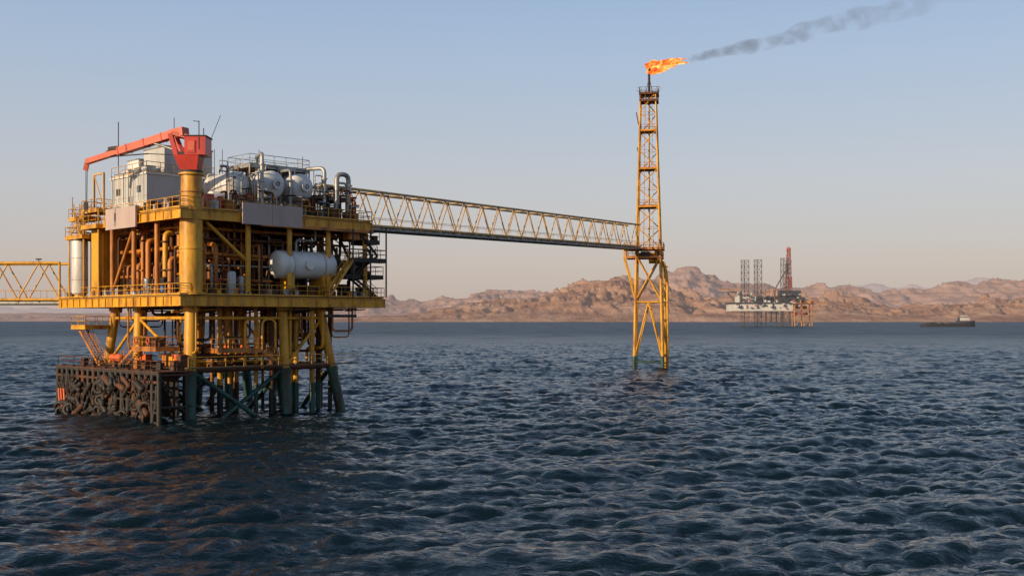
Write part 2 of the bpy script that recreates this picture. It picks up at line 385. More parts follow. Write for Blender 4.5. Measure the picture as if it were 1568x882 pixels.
# ---------- control module
a=MB('control_module')
a.box((1.2,9.2,ZU),(9.2,17.3,25.2),'cream'); a.box((1.05,9.05,25.2),(9.35,17.45,25.4),'white')
a.box((3.4,9.6,25.4),(9.0,14.2,28.3),'cream'); a.box((3.3,9.5,28.3),(9.1,14.3,28.45),'grey')
a.box((3.0,14.6,25.4),(6.2,17.2,27.4),'white'); a.box((2.9,14.5,27.4),(6.3,17.3,27.5),'grey')
for v in np.arange(10.4,17.2,2.3): a.box((1.17,v,ZU+.2),(1.2,v+.04,25.1),'cream')
a.box((1.16,9.2,23),(1.2,17.3,23.05),'cream')
for v in(10.5,15.2): a.box((1.14,v,23.4),(1.2,v+.8,24.1),'glass')
a.box((1.12,12.2,ZU+.1),(1.2,13.1,23.1),'grey')
a.box((5,9.1,ZU+.1),(6,9.2,23.1),'grey'); a.box((7,9.12,23.3),(7.9,9.2,24.1),'glass')
a.rail([(1.2,9.2,25.4),(1.2,17.3,25.4)],'tan'); a.rail([(1.2,9.2,25.4),(9,9.2,25.4)],'tan')
for u,v,k in[(2,15,'cream'),(2.1,12.5,'grey'),(1.9,10.5,'cream')]:
    a.box((u,v,25.4),(u+1.0,v+1.3,26.3),k)
a.tube((1.8,16.9,25.4),(1.8,16.9,31.6),.05,'dark',6); a.tube((5,14,28.4),(5,14,29.0),.3,'grey',10)
a.tube((8.2,11,28.4),(8.2,11,31.8),.05,'dark',6); a.tube((8.2,11,31.7),(7.5,11,31.7),.04,'dark',5)
a.tube((9,11,28.4),(10.5,10.4,32.6),.035,'dark',5)
for q in range(7):
    v=9.6+q*1.1; a.pipe([(1.0,v,ZU+1.5),(1.0,v,25.7),(1.6,v,25.7)],.04,random.choice(['rust','tan','grey']),6)
a.make(P)
# ---------- upper process vessels
q_=MB('process_vessels')
for uc in (12.5,16.2):
    q_.vessel((uc,3.2,24.5),(uc,13.4,24.5),1.5,'white',.4,32)
    for v in (4.6,8.2,12): q_.torus((uc,v,24.5),(0,1,0),1.52,.05,'grey',28)
    for v in (4.9,11.2): q_.box((uc-1.2,v-.2,ZU),(uc+1.2,v+.2,23.4),'grey')
    q_.tube((uc,2.65,24.5),(uc,2.2,24.5),.42,'grey',16); q_.tube((uc,2.25,24.5),(uc,2.12,24.5),.55,'white',16)
    q_.torus((uc,2.05,24.5),(0,1,0),.2,.04,'dark',10)
    for v in (4.5,6.2,8,10): q_.pipe([(uc,v,25.9),(uc,v,26.7),(uc+1.6,v,26.7),(uc+1.6,v,24.5)],.1,random.choice(['grey','cream','rust']))
q_.vessel((8.9,4.2,24.3),(8.9,12,24.3),1.35,'white',.4,28); q_.box((7.9,5.2,ZU),(9.9,5.6,23.2),'grey'); q_.box((7.9,9.6,ZU),(9.9,10,23.2),'grey')
for v in(5.4,8,10.5): q_.torus((8.9,v,24.3),(0,1,0),1.37,.04,'cream',24)
q_.vessel((5.4,3.6,22.6),(7.6,3.6,22.6),.7,'white',.4,24); q_.box((5.9,3,ZU),(6.1,4.2,22.1),'grey'); q_.box((7.0,3,ZU),(7.2,4.2,22.1),'grey')
walk(q_,10.6,18.2,4.6,9,26.7,'grey')
for u in(10.6,14.4,18.2):
    for v in(4.6,9): q_.tube((u,v,ZU),(u,v,26.7),.09,'grey',7)
for (u,v,z,du,dv,r,k) in [(10.6,2.2,27.6,1.2,3,.2,'grey'),(18.7,2.4,26.8,-1.0,2.6,.22,'grey'),(21.4,1.6,26.2,-1.6,0,.27,'grey'),(20.4,2.8,25.4,1.6,0,.14,'cream'),(19.6,1.4,24.4,1,1,.12,'grey'),(22.2,2.9,24.8,-2,1,.16,'dark'),(14.4,2.6,26.2,0,2,.16,'grey')]:
    q_.pipe([(u,v,ZU),(u,v,z),(u+du,v+dv,z),(u+du,v+dv,z-3.4)],r,k,12)
    for zz in (z-1.2,z-3,ZU+.8): q_.flange((u,v,zz),(0,0,1),r,k)
for q in range(70):
    u=random.uniform(5.5,22.8);v=random.uniform(.8,2.4);z=random.uniform(21.6,23.6) if u<17.5 else random.uniform(22,25);k=random.choice(['grey','rust','cream','dark','orange','rust'])
    r=random.choice([.05,.07,.1]); q_.pipe([(u,v,ZU),(u,v,z),(u+random.uniform(-1.6,1.6),v,z),(u,v+1.0,z)],r,k,7)
    if random.random()<.6: q_.torus((u,v-.25,z-.6),(0,1,0),.16,.03,random.choice(['red','dark','orange']),9)
for q in range(9):
    u=random.uniform(6.5,11);z=random.uniform(24.2,26); v=random.uniform(2.2,3.4)
    q_.pipe([(u,v,ZU),(u,v,z),(u+random.uniform(-1,1),v,z),(u,v+1.5,z-.4)],random.choice([.05,.08]),random.choice(['cream','grey','rust']),7)
for q in range(30):
    u=random.uniform(8,22.8);v=random.uniform(5,22);z=random.uniform(25.2,27.2)
    q_.pipe([(u,v,ZU),(u,v,z),(u+1,v,z),(u+1,v,z-2)],random.choice([.05,.08,.12]),random.choice(['grey','cream','rust','dark']),7)
for u,v,z in[(7.2,6,28.0),(12,5,28.4),(17.6,5,28.2),(19.8,6,27.0),(9.9,9,28.6)]: q_.tube((u,v,ZU),(u,v,z),.035,'dark',5)
for q in range(16):
    u=random.uniform(17,22);v=random.uniform(5,24);s_=random.uniform(.8,2); q_.box((u,v,ZU),(u+s_,v+s_,ZU+random.uniform(1,3)),random.choice(['grey','cream','rust','dark']))
walk(q_,18.6,23,4,8,23.8,'dark')
for u in(18.6,23):
    for v in(4,8): q_.tube((u,v,ZU),(u,v,23.8),.09,'dark',6)
q_.box((3.6,1.2,ZU+.1),(4.4,1.9,22.7),'red'); q_.tube((5.1,1.2,ZU),(5.1,1.2,22.5),.3,'red',12)
q_.make(P)

# ============================================================ CRANE
K=empty('pedestal_crane',(-31.75,109.9,0),0)
k=MB('pedestal')
k.tube((0,0,ZL),(0,0,ZU),1.12,'yellow',28); k.tube((0,0,ZU),(0,0,24.3),1.0,'yellow',28)
k.tube((0,0,24.3),(0,0,24.5),1.25,'yellow',28); k.tube((0,0,ZL),(0,0,ZL+.25),1.35,'yellow',28); k.tube((0,0,17),(0,0,17.15),1.2,'yellow',28)
k.tube((0,0,22.6),(0,0,22.7),1.1,'orange',28)
k.make(K)
k=MB('crane_house')
k.tube((0,0,24.5),(0,0,24.75),1.1,'dark',24)
vs=[(-.9,-.8,24.75),(.75,-.8,24.75),(.75,.8,24.75),(-.9,.8,24.75),(-1.45,-1.1,26.2),(1.0,-1.1,26.2),(1.0,1.1,26.2),(-1.45,1.1,26.2)]
k.add(vs,[(0,3,2,1),(4,5,6,7),(0,1,5,4),(1,2,6,5),(2,3,7,6),(3,0,4,7)],'red')
k.box((-.35,-1.15,26.2),(1.7,1.15,28.0),'red'); k.box((-.1,-1.22,26.4),(.75,-1.16,27.6),'red'); k.box((.0,-1.26,26.6),(.65,-1.21,27.5),'boom')
k.box((-.45,-1.25,28.0),(1.8,1.25,28.1),'dark'); k.box((1.05,-1.2,26.7),(1.1,-1.15,27.9),'dark')
k.box((-1.0,-1.0,26.2),(-.4,1.0,26.5),'dark')
for y in(-.9,.9):
    k.beam((-1.2,y,26.1),(-1.85,y*.9,28.3),.3,.42,'red'); k.beam((.2,y,27.9),(-1.7,y*.9,28.4),.25,.4,'boom'); k.beam((-.7,y,26.2),(-1.5,y*.9,28.0),.12,.2,'red')
k.tube((1.5,-1,28.1),(1.5,-1,28.8),.05,'dark',5)
k.make(K)
k=MB('boom')
B0=Vector((-1.8,0,28.35)); B1=Vector((-12.1,4.8,26.35))
def bp(t,y,z):
    c=B0.lerp(B1,t); return c+Vector((.4*y,.9*y,z))
k.beam(bp(-.14,0,-.12),bp(.0,0,-.02),1.0,.85,'boom'); k.beam(B0,bp(.62,0,0),.8,.74,'boom'); k.beam(bp(.6,0,0),B1,.58,.52,'boom')
k.beam(B1,B1+Vector((-.25,.1,-.9)),.4,.4,'boom')
for tt in (.1,.3,.5,.6): k.beam(bp(tt,0,0),bp(tt+.012,0,0),.88,.82,'red')
k.tube(bp(.86,0,-.1),bp(.7,0,.6),.13,'dark',8); k.beam(bp(.62,0,.35),bp(.72,0,.5),.8,.35,'dark')
k.sweep([(-1.0,-.4,26.6),bp(.2,-.2,-.35)],.12,'grey',8)
k.tube(bp(.72,0,-.25),bp(.28,0,-1.15),.07,'dark',6); k.tube(bp(.28,0,-1.15),(-1.2,0,26.3),.05,'dark',6)
tip=B1+Vector((-.2,.1,-.9))
k.tube(tip,tip+Vector((0,0,-3.3)),.045,'dark',5); k.tube(tip+Vector((.15,0,0)),tip+Vector((.1,0,-3.3)),.03,'dark',5)
k.box(tip+Vector((-.2,-.12,-4.1)),tip+Vector((.2,.12,-3.3)),'dark')
k.torus(tip+Vector((0,0,-4.4)),(0,1,0),.22,.06,'dark',10)
k.tube((-1.7,0,28.6),(-1.7,0,30.0),.04,'dark',5)
k.make(K)

# ============================================================ TRUSS BRIDGES
def truss_bridge(name,p,q,h,w,bays,kchord='tan',pipes=True):
    E=empty(name,p,0); p=Vector(p);q=Vector(q);L=q-p
    d=L.normalized(); sd=d.cross(Vector((0,0,1))).normalized()*w/2
    t_=MB('truss'); up=Vector((0,0,h))
    pt=lambda i,s_,z: L*(i/bays)+sd*s_+up*z
    for s_ in(-1,1):
        t_.tube(pt(0,s_,0),pt(bays,s_,0),.17,kchord,9); t_.tube(pt(0,s_,1),pt(bays,s_,1),.17,kchord,9)
        for i in range(bays):
            m=pt(i+.5,s_,1)
            t_.tube(pt(i,s_,0),m,.085,kchord,7); t_.tube(m,pt(i+1,s_,0),.085,kchord,7)
        t_.tube(pt(0,s_,0),pt(0,s_,1),.13,kchord,7)
    for i in range(bays+1):
        t_.tube(pt(i,-1,0),pt(i,1,0),.09,kchord,6)
        if i<bays:
            t_.tube(pt(i+.5,-1,1),pt(i+.5,1,1),.07,kchord,6)
            t_.tube(pt(i,-1,0),pt(i+1,1,0),.05,kchord,6)
    for s_ in (-1,1):
        t_.tube(pt(0,s_*.6,.25),pt(bays,s_*.6,.25),.03,kchord,5)
        for i in range(bays*2): t_.tube(pt(i/2,s_*.6,0),pt(i/2,s_*.6,.25),.025,kchord,4)
    for i in range(0,bays,3):
        c0=pt(i+.5,-1,1); t_.tube(c0,c0+Vector((0,0,.45)),.05,'dark',5); t_.box(c0+Vector((-.25,-.25,.35)),c0+Vector((.25,.25,.5)),'dark')
    t_.make(E)
    t_=MB('walkway_and_pipes')
    t_.beam(pt(0,0,.03),pt(bays,0,.03),w*.62,.08,'dark')
    if pipes:
        for s_,z,r,kk in[(-.75,-.09,.26,'grey'),(-.3,-.1,.18,'grey'),(.2,-.1,.22,'dark'),(.75,-.09,.24,'grey')]:
            t_.tube(pt(0,s_,z),pt(bays,s_,z),r,kk,9)
        for i in range(bays*2): t_.beam(pt(i/2,-1,-.05),pt(i/2,1,-.05),.1,.18,'dark')
    t_.make(E)
truss_bridge('truss_bridge',(-23.6,130.5,21.5),(24.2,220.5,24.5),4.3,2.6,20)
truss_bridge('truss_bridge',(-53.0,131.5,12.4),(-118,134,12.4),4.3,2.6,13,'yellow')

# ============================================================ FLARE TOWER
TX,TY=27.6,223.5
F=empty('flare_tower',(TX,TY,0),R(-10))
f=MB('lattice_legs')
def hw(z):
    if z<24: return 2.85+(2.35-2.85)*z/24
    return 2.35+(1.5-2.35)*(z-24)/(55.5-24)
def cx(z): return -.15*(z/55)
def cp(i,z):
    sx,sy=[(-1,-1),(1,-1),(1,1),(-1,1)][i%4]; h=hw(z); return Vector((cx(z)+sx*h,sy*h,z))
for i in range(4):
    f.sweep([cp(i,2.8),cp(i,24),cp(i,55.5)],[.28,.25,.16],'yellow',10)
    f.sweep([cp(i,-3),cp(i,2.8)],.34,'teal',12)
lv=[1.6,13.6,23.2,32.6,40.2,47.9,55.3]
for z in lv:
    for i in range(4): f.tube(cp(i,z),cp(i+1,z),.17 if z<24 else .13,'teal' if z<3 else 'yellow',8)
for i in range(4):
    m=(cp(i,13.6)+cp(i+1,13.6))/2
    f.tube(cp(i,2.2),m,.15,'yellow',8); f.tube(cp(i+1,2.2),m,.15,'yellow',8)
    f.tube(cp(i,22.8),cp(i+1,13.8),.15,'yellow',8)
    f.tube(cp(i+1,22.8),cp(i,13.8),.15,'yellow',8)
    zz=[24.5,28.5,32.6,36.4,40.2,44,47.9,51.6,55.3]
    for a_,b_ in zip(zz[:-1],zz[1:]):
        if (zz.index(a_)+i)%2: f.tube(cp(i,a_),cp(i+1,b_),.11,'yellow',7)
        else: f.tube(cp(i+1,a_),cp(i,b_),.11,'yellow',7)
    for z in zz[1::2]: f.tube(cp(i,z),cp(i+1,z),.05,'yellow',6)
f.make(F)
f=MB('platforms')
def tw(z,e,x0=0,x1=0,k='yellow'):
    h=hw(z)+e; f.box((-h-x0,-h,z-.12),(h+x1,h,z),'deck')
    for y in(-h,h): f.beam((-h-x0,y,z-.15),(h+x1,y,z-.15),.15,.3,k)
    for x in(-h-x0,h+x1): f.beam((x,-h,z-.15),(x,h,z-.15),.15,.3,k)
    f.rail([(-h-x0,-h,z),(h+x1,-h,z),(h+x1,h,z),(-h-x0,h,z),(-h-x0,-h,z)],k,1.1,1.3,.04)
tw(24.3,.6,1.9,0,'orange'); tw(22.6,.4,1.6,0,'orange')
tw(54.0,.25,0,0,'rust'); tw(55.4,.35,0,0,'rust')
for z in (32.8,40.4,48): tw(z,-.1,0,0,'orange')
for y in(-2.2,2.2):
    f.tube((-4.9,y,22.4),(-2.6,y,13.8),.16,'yellow',8); f.tube((-4.9,y,24),(-4.9,y,22.4),.12,'yellow',8)
f.box((1.2,-2.6,22.7),(2.6,-1.2,24.1),'rust'); f.box((-1.5,-2.9,22.7),(.3,-2.2,23.6),'dark')
f.tube((-2.0,-1.6,49),(-2.45,-1.6,51.5),.12,'rust',6); f.tube((-1.9,-1.9,43),(-2.3,-1.9,44.5),.1,'rust',6)
for x in(-1.9,1.9): f.torus((x,-1.7,56.1),(0,1,0),.5,.06,'grey',12)
f.make(F)
f=MB('flare_stack_and_risers')
f.tube((0,0,24),(0,0,55.5),.18,'tan',10); f.tube((0,0,55.5),(0,0,60.0),.24,'dark',12); f.tube((0,0,60),(0,0,60.6),.34,'dark',12)
f.sweep([(-.7,.1,55.5),(-.1,.1,58.5)],.05,'dark',5); f.sweep([(.7,.1,55.5),(.1,.1,58.5)],.05,'dark',5)
f.tube((.9,-1.1,24),(.6,-.9,55.5),.06,'grey',6)
f.pipe([(0,-1.5,21.9),(3.1,-1.6,21.9),(3.7,-1.6,18),(3.7,-1.6,-2)],.27,'yellow',10,1.5)
f.pipe([(0,-.5,21.5),(3.0,-.5,21.5),(3.2,-.5,18),(3.3,-.5,-2)],.2,'yellow',10,1.5)
for z in np.arange(3,21,3.5): f.box((2.4,-1.9,z),(3.9,-1.3,z+.2),'orange')
for y in(-2.0,-1.6): f.tube((-1.0,y,24),(-.7,y+.6,55),.04,'orange',5)
f.make(F)

# gas flame
def emis(name,cols,scale,strn):
    m=bpy.data.materials.new(name); m.use_nodes=True; nt=m.node_tree; nt.nodes.clear()
    out=nt.nodes.new('ShaderNodeOutputMaterial'); e_=nt.nodes.new('ShaderNodeEmission'); tr=nt.nodes.new('ShaderNodeBsdfTransparent'); mx=nt.nodes.new('ShaderNodeMixShader')
    tc=nt.nodes.new('ShaderNodeTexCoord'); mp=nt.nodes.new('ShaderNodeMapping'); mp.inputs['Scale'].default_value=(.55,1,1)
    n=nt.nodes.new('ShaderNodeTexNoise'); n.inputs['Scale'].default_value=scale; n.inputs['Detail'].default_value=4; n.inputs['Distortion'].default_value=.6
    r=nt.nodes.new('ShaderNodeValToRGB'); r.color_ramp.elements[0].position=.36; r.color_ramp.elements[1].position=.64
    r.color_ramp.elements[0].color=(*cols[0],1); r.color_ramp.elements[1].color=(*cols[2],1)
    x=r.color_ramp.elements.new(.5); x.color=(*cols[1],1)
    r2=nt.nodes.new('ShaderNodeValToRGB'); r2.color_ramp.elements[0].position=.36; r2.color_ramp.elements[1].position=.46
    n2=nt.nodes.new('ShaderNodeTexNoise'); n2.inputs['Scale'].default_value=scale*1.7; n2.inputs['Detail'].default_value=3
    l=nt.links.new
    l(tc.outputs['Object'],mp.inputs[0]); l(mp.outputs[0],n.inputs['Vector']); l(mp.outputs[0],n2.inputs['Vector']); l(n.outputs['Fac'],r.inputs[0]); l(r.outputs[0],e_.inputs[0]); e_.inputs[1].default_value=strn
    l(n2.outputs['Fac'],r2.inputs[0]); l(r2.outputs[0],mx.inputs[0]); l(tr.outputs[0],mx.inputs[1]); l(e_.outputs[0],mx.inputs[2]); l(mx.outputs[0],out.inputs[0])
    return m
M['flame']=emis('flame',[(.95,.08,.02),(1,.24,.03),(1,.70,.2)],1.3,1.25)
fl=MB('gas_flame')
def tongue(x0,z0,x1,z1,r,y=0):
    n=14; pts=[];rs=[]
    for i in range(n):
        t=i/(n-1); pts.append((x0+(x1-x0)*t,y+.3*math.sin(t*7+x0),z0+(z1-z0)*t+.22*math.sin(t*9+y*3+x1)))
        rs.append(max(.02,r*(math.sin(math.pi*min(1,t*.92+.12))**.8)*(1+.3*math.sin(t*17+x1*2))))
    fl.sweep(pts,rs,'flame',12)
tongue(-.1,.0,7.8,1.7,.95); tongue(-.4,.6,5.4,1.9,.7,.4); tongue(-.1,-.5,4.6,.2,.7,-.3); tongue(1.2,.1,8.6,1.8,.55,.2); tongue(-.5,.9,2.6,1.6,.42,0); tongue(2,1.0,8,2.1,.45,-.3)
o=fl.make(None); o.location=(TX-.35,TY,60.4)
# smoke
sm=MB('smoke_plume')
m=bpy.data.materials.new('smoke'); m.use_nodes=True; nt=m.node_tree; nt.nodes.clear()
out=nt.nodes.new('ShaderNodeOutputMaterial'); pv=nt.nodes.new('ShaderNodeVolumePrincipled')
pv.inputs['Color'].default_value=(.42,.42,.45,1); pv.inputs['Anisotropy'].default_value=0.2
tc=nt.nodes.new('ShaderNodeTexCoord'); n=nt.nodes.new('ShaderNodeTexNoise'); n.inputs['Scale'].default_value=.34; n.inputs['Detail'].default_value=5; n.inputs['Roughness'].default_value=.6
r=nt.nodes.new('ShaderNodeMapRange'); r.inputs[1].default_value=.40; r.inputs[2].default_value=.68; r.inputs[3].default_value=0; r.inputs[4].default_value=1
sx=nt.nodes.new('ShaderNodeSeparateXYZ'); r3=nt.nodes.new('ShaderNodeMapRange'); r3.interpolation_type='SMOOTHSTEP'; r3.inputs[1].default_value=-10; r3.inputs[2].default_value=66; r3.inputs[3].default_value=.42; r3.inputs[4].default_value=.0
mu=nt.nodes.new('ShaderNodeMath'); mu.operation='MULTIPLY'
l=nt.links.new
l(tc.outputs['Object'],n.inputs['Vector']); l(n.outputs['Fac'],r.inputs[0]); l(tc.outputs['Object'],sx.inputs[0]); l(sx.outputs['X'],r3.inputs[0])
l(r.outputs[0],mu.inputs[0]); l(r3.outputs[0],mu.inputs[1]); l(mu.outputs[0],pv.inputs['Density']); l(pv.outputs[0],out.inputs['Volume'])
M['smoke']=m
pts=[];rs=[]
for i in range(40):
    t=i/39; x=72*t; pts.append((x,2*math.sin(t*5),x*.25+.6*math.sin(t*19)*t**.5)); rs.append(.5+2.8*t**.7*(1+.22*math.sin(t*41)+.12*math.sin(t*77)))
sm.sweep(pts,rs,'smoke',14); o=sm.make(None); o.location=(TX+6.3,TY,61.9)

# ============================================================ FAR RIG + SHIP
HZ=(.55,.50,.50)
def hm(c,a): return mat('hazed',c,tuple(x*.7 for x in c),.05,rough=.8,haze=(*HZ,a),bump=0)  # air haze put into far objects as an even self-glow
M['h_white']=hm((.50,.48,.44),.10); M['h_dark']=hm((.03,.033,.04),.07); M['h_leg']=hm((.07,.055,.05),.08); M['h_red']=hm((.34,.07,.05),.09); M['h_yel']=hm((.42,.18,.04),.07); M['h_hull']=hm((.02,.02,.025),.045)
D2=1800; sc=D2/1700
J=empty('jackup_drilling_rig',((1180-784)*sc,D2,0),0)
X=lambda px:(px-1180)*sc
Zf=lambda py:(500-py)*sc
g=MB('lattice_legs')
def lleg(b_,px,y0,y1,w,k_,yy=0,seg=11):
    x=X(px);h=w*sc/2; z0=Zf(y1);z1=Zf(y0)
    c4=[(x-h,yy-h*.4),(x+h,yy-h),(x+h*.2,yy+h)]
    for a_ in c4: b_.tube((*a_,z0),(*a_,z1),.55,k_,6)
    for i in range(seg):
        za=z0+(z1-z0)*i/seg; zb=z0+(z1-z0)*(i+1)/seg
        for m_ in range(3):
            a_=c4[m_];c_=c4[(m_+1)%3]
            b_.tube((*a_,za),(*c_,zb),.25,k_,4); b_.tube((*c_,za),(*a_,zb),.25,k_,4); b_.tube((*a_,zb),(*c_,zb),.25,k_,4)
lleg(g,1137,400,505,11,'h_leg',-15); lleg(g,1166,397,505,11,'h_leg',30); lleg(g,1197,397,505,11,'h_leg',-15)
g.make(J)
g=MB('hull_and_modules')
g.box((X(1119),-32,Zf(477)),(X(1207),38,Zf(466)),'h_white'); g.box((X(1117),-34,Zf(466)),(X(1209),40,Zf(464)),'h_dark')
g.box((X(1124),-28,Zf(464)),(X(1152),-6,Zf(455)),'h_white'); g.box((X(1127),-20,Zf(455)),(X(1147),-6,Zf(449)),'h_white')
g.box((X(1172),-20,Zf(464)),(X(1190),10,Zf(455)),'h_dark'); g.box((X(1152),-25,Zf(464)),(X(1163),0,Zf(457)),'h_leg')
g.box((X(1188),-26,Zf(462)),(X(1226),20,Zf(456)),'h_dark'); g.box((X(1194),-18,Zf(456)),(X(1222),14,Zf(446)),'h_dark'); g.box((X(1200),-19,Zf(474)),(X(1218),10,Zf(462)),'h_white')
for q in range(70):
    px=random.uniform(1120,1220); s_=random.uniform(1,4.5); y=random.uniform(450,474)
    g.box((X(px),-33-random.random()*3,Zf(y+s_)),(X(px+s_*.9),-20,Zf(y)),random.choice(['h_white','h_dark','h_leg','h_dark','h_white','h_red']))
for px in(1129.5,1144.5,1159,1173,1189,1204.5): g.box((X(px)-1.3,-22,Zf(466)),(X(px)+1.3,-8,Zf(454)),'h_dark')
for q in range(24):
    px=random.uniform(1122,1222); g.tube((X(px),-25,Zf(464)),(X(px)+random.uniform(-3,3),-25,Zf(random.uniform(442,454))),.35,'h_leg',4)
g.tube((X(1115),-6,Zf(449)),(X(1115),-6,Zf(447.5)),11,'h_leg',8); g.tube((X(1124),-6,Zf(462)),(X(1113),-6,Zf(449)),1,'h_leg',6)
for px in(1175,1183,1191,1200,1212): g.tube((X(px),10,-3),(X(px),10,Zf(474)),.9,'h_leg',6)
g.make(J)
g=MB('derrick_and_cranes')
zb=Zf(447);zt=Zf(384)
for sx_ in(-1,1):
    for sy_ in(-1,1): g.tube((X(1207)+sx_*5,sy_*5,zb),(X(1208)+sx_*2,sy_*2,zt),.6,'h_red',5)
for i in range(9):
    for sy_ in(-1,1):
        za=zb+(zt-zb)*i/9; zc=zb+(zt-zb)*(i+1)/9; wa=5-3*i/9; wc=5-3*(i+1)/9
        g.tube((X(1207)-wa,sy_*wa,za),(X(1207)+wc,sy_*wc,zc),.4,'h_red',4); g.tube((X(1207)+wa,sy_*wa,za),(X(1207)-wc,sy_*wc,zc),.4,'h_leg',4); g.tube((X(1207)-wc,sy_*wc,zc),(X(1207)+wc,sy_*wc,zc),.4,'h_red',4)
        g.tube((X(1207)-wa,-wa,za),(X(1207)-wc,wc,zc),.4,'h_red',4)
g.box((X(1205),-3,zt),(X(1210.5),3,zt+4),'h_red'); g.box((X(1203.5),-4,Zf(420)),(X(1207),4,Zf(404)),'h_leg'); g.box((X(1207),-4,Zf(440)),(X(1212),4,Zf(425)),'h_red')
g.tube((X(1208),0,zt),(X(1207.5),0,Zf(378)),.7,'h_red',5)
g.tube((X(1180),-28,Zf(464)),(X(1180),-28,Zf(446)),1.4,'h_leg',6)
for o_ in(0,2.4): g.tube((X(1180),-28,Zf(446)+o_),(X(1204),-34,Zf(402)+o_*.3),.5,'h_leg',5)
g.tube((X(1128),-30,Zf(464)),(X(1128),-30,Zf(447)),1.4,'h_leg',6)
for o_ in(0,2.2): g.tube((X(1128),-30,Zf(447)+o_),(X(1094),-34,Zf(444)+o_*.3),.5,'h_yel',5)
g.make(J)
W=empty('wellhead_platform',((1222-784)*sc,D2-30,0),0); X=lambda px:(px-1222)*sc
g=MB('jacket_and_decks')
for px in(1208,1222,1234):
    for yy in(-8,8): g.tube((X(px),yy,-4),(X(px),yy,Zf(466)),.9,'h_yel',6)
for y in(466,474,483): g.box((X(1205),-11,Zf(y)-.9),(X(1238),11,Zf(y)),'h_yel')
g.box((X(1205),-11,Zf(467)),(X(1252),-3,Zf(465.5)),'h_yel')
for a_,b_ in((1208,1222),(1222,1234)):
    g.tube((X(a_),-8,0),(X(b_),-8,Zf(483)),.5,'h_yel',5); g.tube((X(b_),-8,0),(X(a_),-8,Zf(483)),.5,'h_yel',5)
for q in range(34):
    px=random.uniform(1206,1234);y=random.choice([466,474,483]);s_=random.uniform(1.5,5)
    g.box((X(px),-9,Zf(y)),(X(px)+s_,random.uniform(-4,6),Zf(y)+s_*1.1),random.choice(['h_yel','h_dark','h_red','h_dark','h_yel']))
g.make(W)
sc2=(D2-150)/1700; S=empty('supply_ship',((1452-784)*sc2,D2-150,0),0); X=lambda px:(px-1452)*sc2
g=MB('hull')
secs=[(1411,4.5,2.5),(1416,7,4.4),(1430,8,4.6),(1455,8,4.6),(1474,8,5.4),(1484,7,7),(1490,3.5,8.6),(1493,.4,9.6)]
vs=[]
for px,hwid,zt in secs:
    x=X(px); vs+=[(x-.5,-hwid,zt),(x,-hwid*.8,-1.5),(x,hwid*.8,-1.5),(x-.5,hwid,zt)]
fs=[]
for i in range(len(secs)-1):
    for jx in range(4): fs.append((i*4+jx,i*4+(jx+1)%4,(i+1)*4+(jx+1)%4,(i+1)*4+jx))
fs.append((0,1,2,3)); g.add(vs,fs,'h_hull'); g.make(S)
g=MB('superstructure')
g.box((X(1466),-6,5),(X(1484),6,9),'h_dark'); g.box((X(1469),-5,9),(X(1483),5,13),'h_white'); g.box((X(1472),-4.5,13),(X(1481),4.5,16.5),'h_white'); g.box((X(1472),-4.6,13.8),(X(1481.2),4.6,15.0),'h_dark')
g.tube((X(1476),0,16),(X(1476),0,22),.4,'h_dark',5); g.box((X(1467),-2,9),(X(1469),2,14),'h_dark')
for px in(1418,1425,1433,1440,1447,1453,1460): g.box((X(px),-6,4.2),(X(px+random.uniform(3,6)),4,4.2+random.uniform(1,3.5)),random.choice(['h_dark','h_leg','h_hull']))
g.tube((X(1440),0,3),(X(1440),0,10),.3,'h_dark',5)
g.make(S)

# ============================================================ NOISE
def vnoise(x,y,seed):
    r_=np.random.default_rng(seed); G=r_.random((256,256))
    xi=np.floor(x).astype(int);yi=np.floor(y).astype(int);fx=x-xi;fy=y-yi
    fx=fx*fx*(3-2*fx);fy=fy*fy*(3-2*fy); a=lambda i,j_:G[(xi+i)%256,(yi+j_)%256]
    return (a(0,0)*(1-fx)+a(1,0)*fx)*(1-fy)+(a(0,1)*(1-fx)+a(1,1)*fx)*fy
def fbm(x,y,seed,o=5,ridge=False):
    s_=0;am=1;tot=0
    for i in range(o):
        n_=vnoise(x,y,seed+i)
        if ridge: n_=1-abs(2*n_-1)
        s_=s_+n_*am;tot+=am;am*=.55;x=x*2.03+7;y=y*2.03+3
    return s_/tot
def gridmesh(name,XX,YY,ZZ,mats,attr=None):
    ny,nx=XX.shape; co=np.stack([XX,YY,ZZ],-1).reshape(-1,3).astype(np.float32)
    idx=np.arange(nx*ny).reshape(ny,nx)
    q=np.stack([idx[:-1,:-1],idx[:-1,1:],idx[1:,1:],idx[1:,:-1]],-1).reshape(-1,4).astype(np.int32)
    me=bpy.data.meshes.new(name); me.vertices.add(len(co)); me.vertices.foreach_set('co',co.ravel())
    me.loops.add(q.size); me.loops.foreach_set('vertex_index',q.ravel())
    me.polygons.add(len(q)); me.polygons.foreach_set('loop_start',np.arange(0,q.size,4,dtype=np.int32)); me.polygons.foreach_set('loop_total',np.full(len(q),4,dtype=np.int32))
    me.polygons.foreach_set('use_smooth',np.ones(len(q),dtype=bool))
    me.materials.append(mats); me.update(calc_edges=True); me.validate()
    for k_,v_ in (attr or {}).items():
        at=me.attributes.new(k_,'FLOAT','POINT'); at.data.foreach_set('value',v_.reshape(-1).astype(np.float32))
    o=bpy.data.objects.new(name,me); COL.objects.link(o); return o

